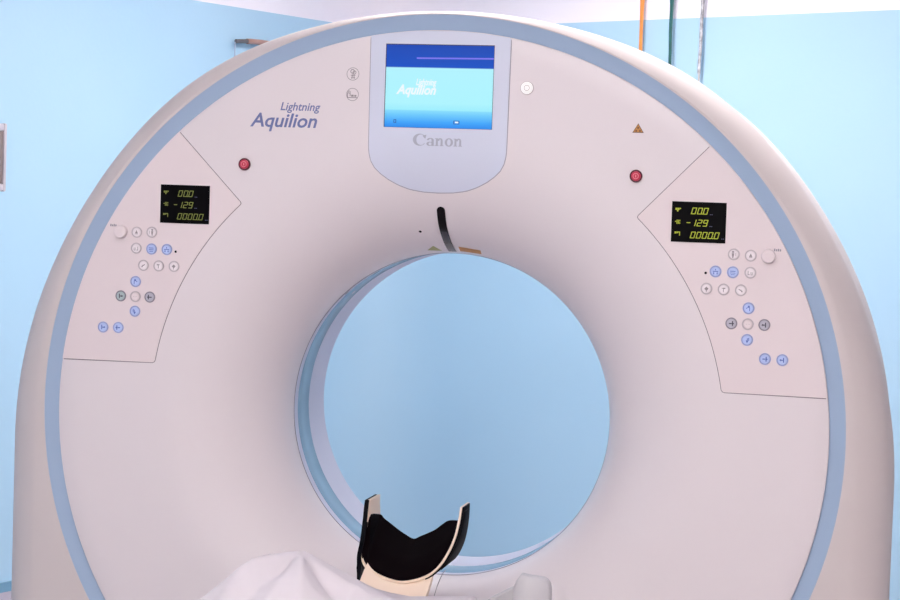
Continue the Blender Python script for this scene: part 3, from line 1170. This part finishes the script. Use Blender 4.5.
# neck plate from the cradle lip down to the table end
bm = new()
rings = []
for t, zc, yc, hw in ((0, 0.215, -0.309, 0.075), (0.3, 0.236, -0.318, 0.0775), (0.6, 0.262, -0.330, 0.078), (1.0, 0.300, -0.3455, 0.078), (1.6, 0.36, -0.352, 0.078)):
    r = []
    for k in range(13):
        u = -1 + 2 * k / 12
        lift = 0.020 * max(0, 1 - t) * (abs(u) ** 2.2)
        r.append(G(-0.006 + hw * u, yc + lift, zc - lift * 0.8))
    for k in range(12, -1, -1):
        u = -1 + 2 * k / 12
        lift = 0.020 * max(0, 1 - t) * (abs(u) ** 2.2)
        r.append(G(-0.006 + hw * u, yc + lift - 0.012, zc - lift * 0.8 - 0.004))
    rings.append(r)
loops(bm, rings, True, 0, True, True)
build('neck', bm, M['cream'], hh, sharp=45)

# ------------------------------------------------------------------ patient table (mostly under the sheet and below the frame)
tab = empty('patient_table', G(0, -1.0, 1.4), 'pale grey patient table in front of the scanner, under the white sheet', 'patient table')
bm = new()
rbox(bm, G(0, -0.386, 1.42), (0.215, 1.12, 0.018), 0.012)
build('tabletop', bm, M['table'], tab)
bm = new()
rbox(bm, G(0, -0.360, 1.50), (0.20, 1.0, 0.007), 0.005)
build('mattress', bm, M['tablepad'], tab)
bm = new()
rbox(bm, G(0, -0.69, 1.6), (0.21, 0.75, 0.285), 0.03)
build('pedestal', bm, M['table'], tab)
bm = new()
rbox(bm, G(0, -0.975, 1.6), (0.30, 0.90, 0.024), 0.01)
build('foot', bm, M['lowergrey'], tab)
# arm beside the table end
ao = [(0.268, -0.42), (0.348, -0.42), (0.3485, -0.33), (0.3480, -0.300), (0.3455, -0.288), (0.340, -0.280), (0.331, -0.2755), (0.3017, -0.2735), (0.2835, -0.2705), (0.2740, -0.285), (0.268, -0.300)]
bm = new()
rings = []
for z, dn in ((0.30, 0.0), (0.296, 0.0)):
    pass
ao = [(x - 0.004, y - 0.004) for x, y in ao]
rings = [[G(x, y, 0.272) for x, y in inset(ao, 0.003)], [G(x, y, 0.275) for x, y in ao], [G(x, y, 0.298) for x, y in ao], [G(x, y, 0.302) for x, y in inset(ao, 0.004)]]
loops(bm, rings, True, 0, True, True)
build('arm_rest', bm, M['armgrey'], tab, sharp=50)
bm = new()
bo = [(0.205, -0.42), (0.266, -0.42), (0.266, -0.3035), (0.2596, -0.3064), (0.2107, -0.3344), (0.205, -0.340)]
prism(bm, bo, 0.265, 0.292, 0, 0.003)
build('arm_bracket', bm, M['lowergrey'], tab)
bm = new()
rbox(bm, G(0.245, -0.409, 0.40), (0.10, 0.26, 0.011), 0.005)
build('arm_rail', bm, M['lowergrey'], tab)

# ------------------------------------------------------------------ sheet heaped on the table end
ridge = [(-0.42, -0.40), (-0.385, -0.362), (-0.3489, -0.329), (-0.3022, -0.2901), (-0.2536, -0.2543), (-0.2262, -0.2347), (-0.2114, -0.2275), (-0.1689, -0.2162), (-0.1307, -0.2115), (-0.094, -0.2295), (-0.051, -0.2501), (-0.0125, -0.2689), (0.03, -0.292), (0.07, -0.306), (0.12, -0.318), (0.22, -0.334)]
endl = [(-0.42, -0.45), (-0.26, -0.41), (-0.215, -0.345), (-0.10, -0.334), (-0.0639, -0.3100), (-0.0371, -0.3200), (-0.0038, -0.3265), (0.0402, -0.3312), (0.1163, -0.3248), (0.1768, -0.3192), (0.186, -0.3245), (0.196, -0.338), (0.22, -0.345)]


def interp(tab_, x):
    if x <= tab_[0][0]:
        return tab_[0][1]
    for (x0, y0), (x1, y1) in zip(tab_, tab_[1:]):
        if x <= x1:
            return y0 + (y1 - y0) * (x - x0) / (x1 - x0)
    return tab_[-1][1]


bm = new()
NX, NZ = 110, 90
g = []
for j in range(NZ + 1):
    z = 0.30 + 0.85 * j / NZ
    row = []
    for i in range(NX + 1):
        x = -0.42 + 0.64 * i / NX
        ye, yr = interp(endl, x), interp(ridge, x)
        low = -0.336 if x > -0.225 else -0.336 - 1.05 * (-0.225 - x)
        if z < 0.35:
            w = ye - 0.008 * sst(0.35, 0.30, z)
        elif z < 0.55:
            s = sst(0.35, 0.55, z)
            w = ye + (yr - ye) * s
            # the crest breaks to a point near x = -0.13 and falls in facets to its right
        else:
            s = sst(0.55, 1.05, z)
            w = yr + (low - yr) * s
        # creases radiating from the crest
        d = Vector((x + 0.1307, z - 0.55))
        ang = math.atan2(d.y, d.x)
        rad = d.length
        tri = abs(((ang * 1.05 + 0.62) % 1.0) * 2 - 1)
        fold = 0.034 * sst(0.0, 0.10, rad) * (1 - sst(0.3, 0.6, rad)) * (tri - 0.5)
        rn = abs(noise.noise(Vector((x * 10 + z * 3, z * 8 - x * 4, 1.3))))
        fold += 0.014 * (0.35 - rn) * sst(0.0, 0.08, z - 0.55)
        fold += 0.004 * noise.noise(Vector((x * 26, z * 20, 4.1)))
        k = sst(0.55, 0.62, z)
        w += fold * k
        x_ = x + 0.012 * noise.noise(Vector((x * 6, z * 6, 9.0))) * k
        row.append(bm.verts.new(G(x_, w, z)))
    g.append(row)
for a, b in zip(g, g[1:]):
    for i in range(NX):
        bm.faces.new((a[i], a[i + 1], b[i + 1], b[i]))
sheet = build('sheet', bm, M['sheet'], origin=G(-0.1, -0.35, 0.6), sharp=180)
tag(sheet, 'white crumpled bed sheet heaped over the table end at bottom left of the bore', 'sheet')
so = sheet.modifiers.new('thickness', 'SOLIDIFY')
so.thickness = 0.003
so.offset = -1

# thin wire clipped to the foot of the gantry throat
bm = new()
tube(bm, [G(0.028, -0.395, 0.0), G(0.034, -0.372, -0.002), G(0.041, -0.352, -0.004), G(0.047, -0.340, -0.006), G(0.051, -0.336, -0.010)], 0.0008, 6)
wr = build('wire', bm, M['wiregrey'], origin=G(0.03, -0.395, 0.0))
tag(wr, 'thin grey wire sticking up beside the right side of the head holder', 'wire')

# ------------------------------------------------------------------ things on the walls
nB = Vector((-0.478, -0.878)).normalized()            # back wall normal, into the room


def on_back(x):
    """point of the back wall's inner face at world x"""
    t = (x - corner.x) / dR.x
    return corner + dR * t


def hanging(name, x, off, width, sheath, label, seedv, top=2.848, bottom=0.04, flat=0.35, twist=0.0, endm=None, end_z=None):
    p = on_back(x)
    ax = dR
    pts = []
    n = 80
    t_root = empty(name, (p.x + nB.x * off, p.y + nB.y * off, bottom), label, 'cable')

    def line(z0, z1, w, m, part, k0=0.0):
        bm = new()
        rings = []
        for k in range(n + 1):
            z = z0 + (z1 - z0) * k / n
            wob = 0.010 * noise.noise(Vector((seedv, z * 1.6, 0.2))) + 0.003 * noise.noise(Vector((seedv, z * 9, 5.0)))
            c = p + nB * (off + 0.004 * noise.noise(Vector((z * 3, seedv, 2)))) + ax * wob
            ww = w * (0.82 + 0.36 * abs(noise.noise(Vector((seedv * 3, z * 4.0, 7)))) + twist * sst(2.15, 2.4, z))
            ring = []
            for q in range(10):
                an = 2 * PI * q / 10
                v = c + ax * (ww * math.cos(an)) + nB * (ww * flat * math.sin(an))
                ring.append(Vector((v.x, v.y, z)))
            rings.append(ring)
        loops(bm, rings, True, 0, True, True)
        return build(part, bm, m, t_root)
    if end_z:
        line(end_z, top, width, sheath, 'sheath')
        line(bottom, end_z + 0.01, width * 0.55, endm, 'core')
    else:
        line(bottom, top, width, sheath, 'sheath')
    return t_root


hanging('cable', 0.070, 0.024, 0.0098, M['ocable'], 'orange flat cable hanging on the back wall, left of the other two', 1.0, twist=0.25)
hanging('cable', 0.196, 0.026, 0.0085, M['gcable'], 'dark green cable hanging on the back wall, between the orange and silver ones', 2.0, twist=0.35)
hanging('cable', 0.312, 0.024, 0.0080, M['metal'], 'silver grey braided cable hanging on the back wall, rightmost of three', 3.0, flat=0.8, endm=M['metalend'], end_z=2.02)

nL = Vector((0.9404, -0.3401))
tL = Vector((0.3401, 0.9404)).normalized()           # along the left wall, away from the viewer


def on_left(z_g):
    t = (4.707 + z_g) / 0.9404                       # z_g scanner depth
    return corner + dL * ((corner.y + z_g) / -dL.y)


# grey framed box at the left edge
p = on_left(-1.79)
c = p - tL * 0.155
rotL = Matrix.Rotation(math.atan2(tL.y, tL.x), 3, 'Z')
bx = empty('wall_box', (c.x + nL.x * 0.004, c.y + nL.y * 0.004, 1.494), 'grey framed electrical box with brown door on the left wall', 'electrical box')
bm = new()
for s in (-1, 1):
    rbox(bm, (c.x + tL.x * s * 0.172 + nL.x * 0.022, c.y + tL.y * s * 0.172 + nL.y * 0.022, 1.608), (0.007, 0.021, 0.114), 0.005, 2, 0, rotL)
    rbox(bm, (c.x + nL.x * 0.022, c.y + nL.y * 0.022, 1.608 + s * 0.100), (0.166, 0.021, 0.012), 0.005, 2, 0, rotL)
build('frame', bm, M['boxframe'], bx)
bm = new()
rbox(bm, (c.x + nL.x * 0.022, c.y + nL.y * 0.022, 1.608), (0.1648, 0.015, 0.0875), 0.003, 2, 0, rotL)
build('door', bm, M['boxdoor'], bx)

# copper pipe stub with a thin wire on the left wall
p0 = on_left(-3.035)
p1 = on_left(-3.30)
pp = empty('pipe_stub', (p0.x + nL.x * 0.03, p0.y + nL.y * 0.03, 2.10), 'copper brown pipe stub on left wall with thin wire hanging from its dark end', 'pipe')
bm = new()
tube(bm, [(p0.x + (p1.x - p0.x) * t + nL.x * 0.03, p0.y + (p1.y - p0.y) * t + nL.y * 0.03, 2.106 + 0.003 * math.sin(t * 4)) for t in [k / 12 for k in range(13)]], 0.0105, 12)
build('pipe', bm, M['copper'], pp)
p2 = on_left(-2.97)
bm = new()
tube(bm, [(p2.x + nL.x * 0.03, p2.y + nL.y * 0.03, 2.100), (p2.x + (p0.x - p2.x) * .5 + nL.x * 0.03, p2.y + (p0.y - p2.y) * .5 + nL.y * 0.03, 2.103), (p0.x + nL.x * 0.03, p0.y + nL.y * 0.03, 2.106)], 0.0085, 10)
build('end_fitting', bm, M['fitting'], pp)
bm = new()
tube(bm, [(p2.x + nL.x * 0.026, p2.y + nL.y * 0.026, 2.098 - 0.35 * t) for t in [k / 10 for k in range(11)]], 0.0026, 6)
build('wire', bm, M['wire'], pp)

# ------------------------------------------------------------------ world and view
w = bpy.data.worlds.new('world')
S.world = w
w.use_nodes = True
w.node_tree.nodes['Background'].inputs['Color'].default_value = (0.8, 0.85, 0.9, 1)
w.node_tree.nodes['Background'].inputs['Strength'].default_value = 0.05
S.view_settings.view_transform = 'Standard'
S.view_settings.look = 'None'
S.view_settings.exposure = 0.0
S.view_settings.gamma = 1.0
S.view_settings.use_curve_mapping = False
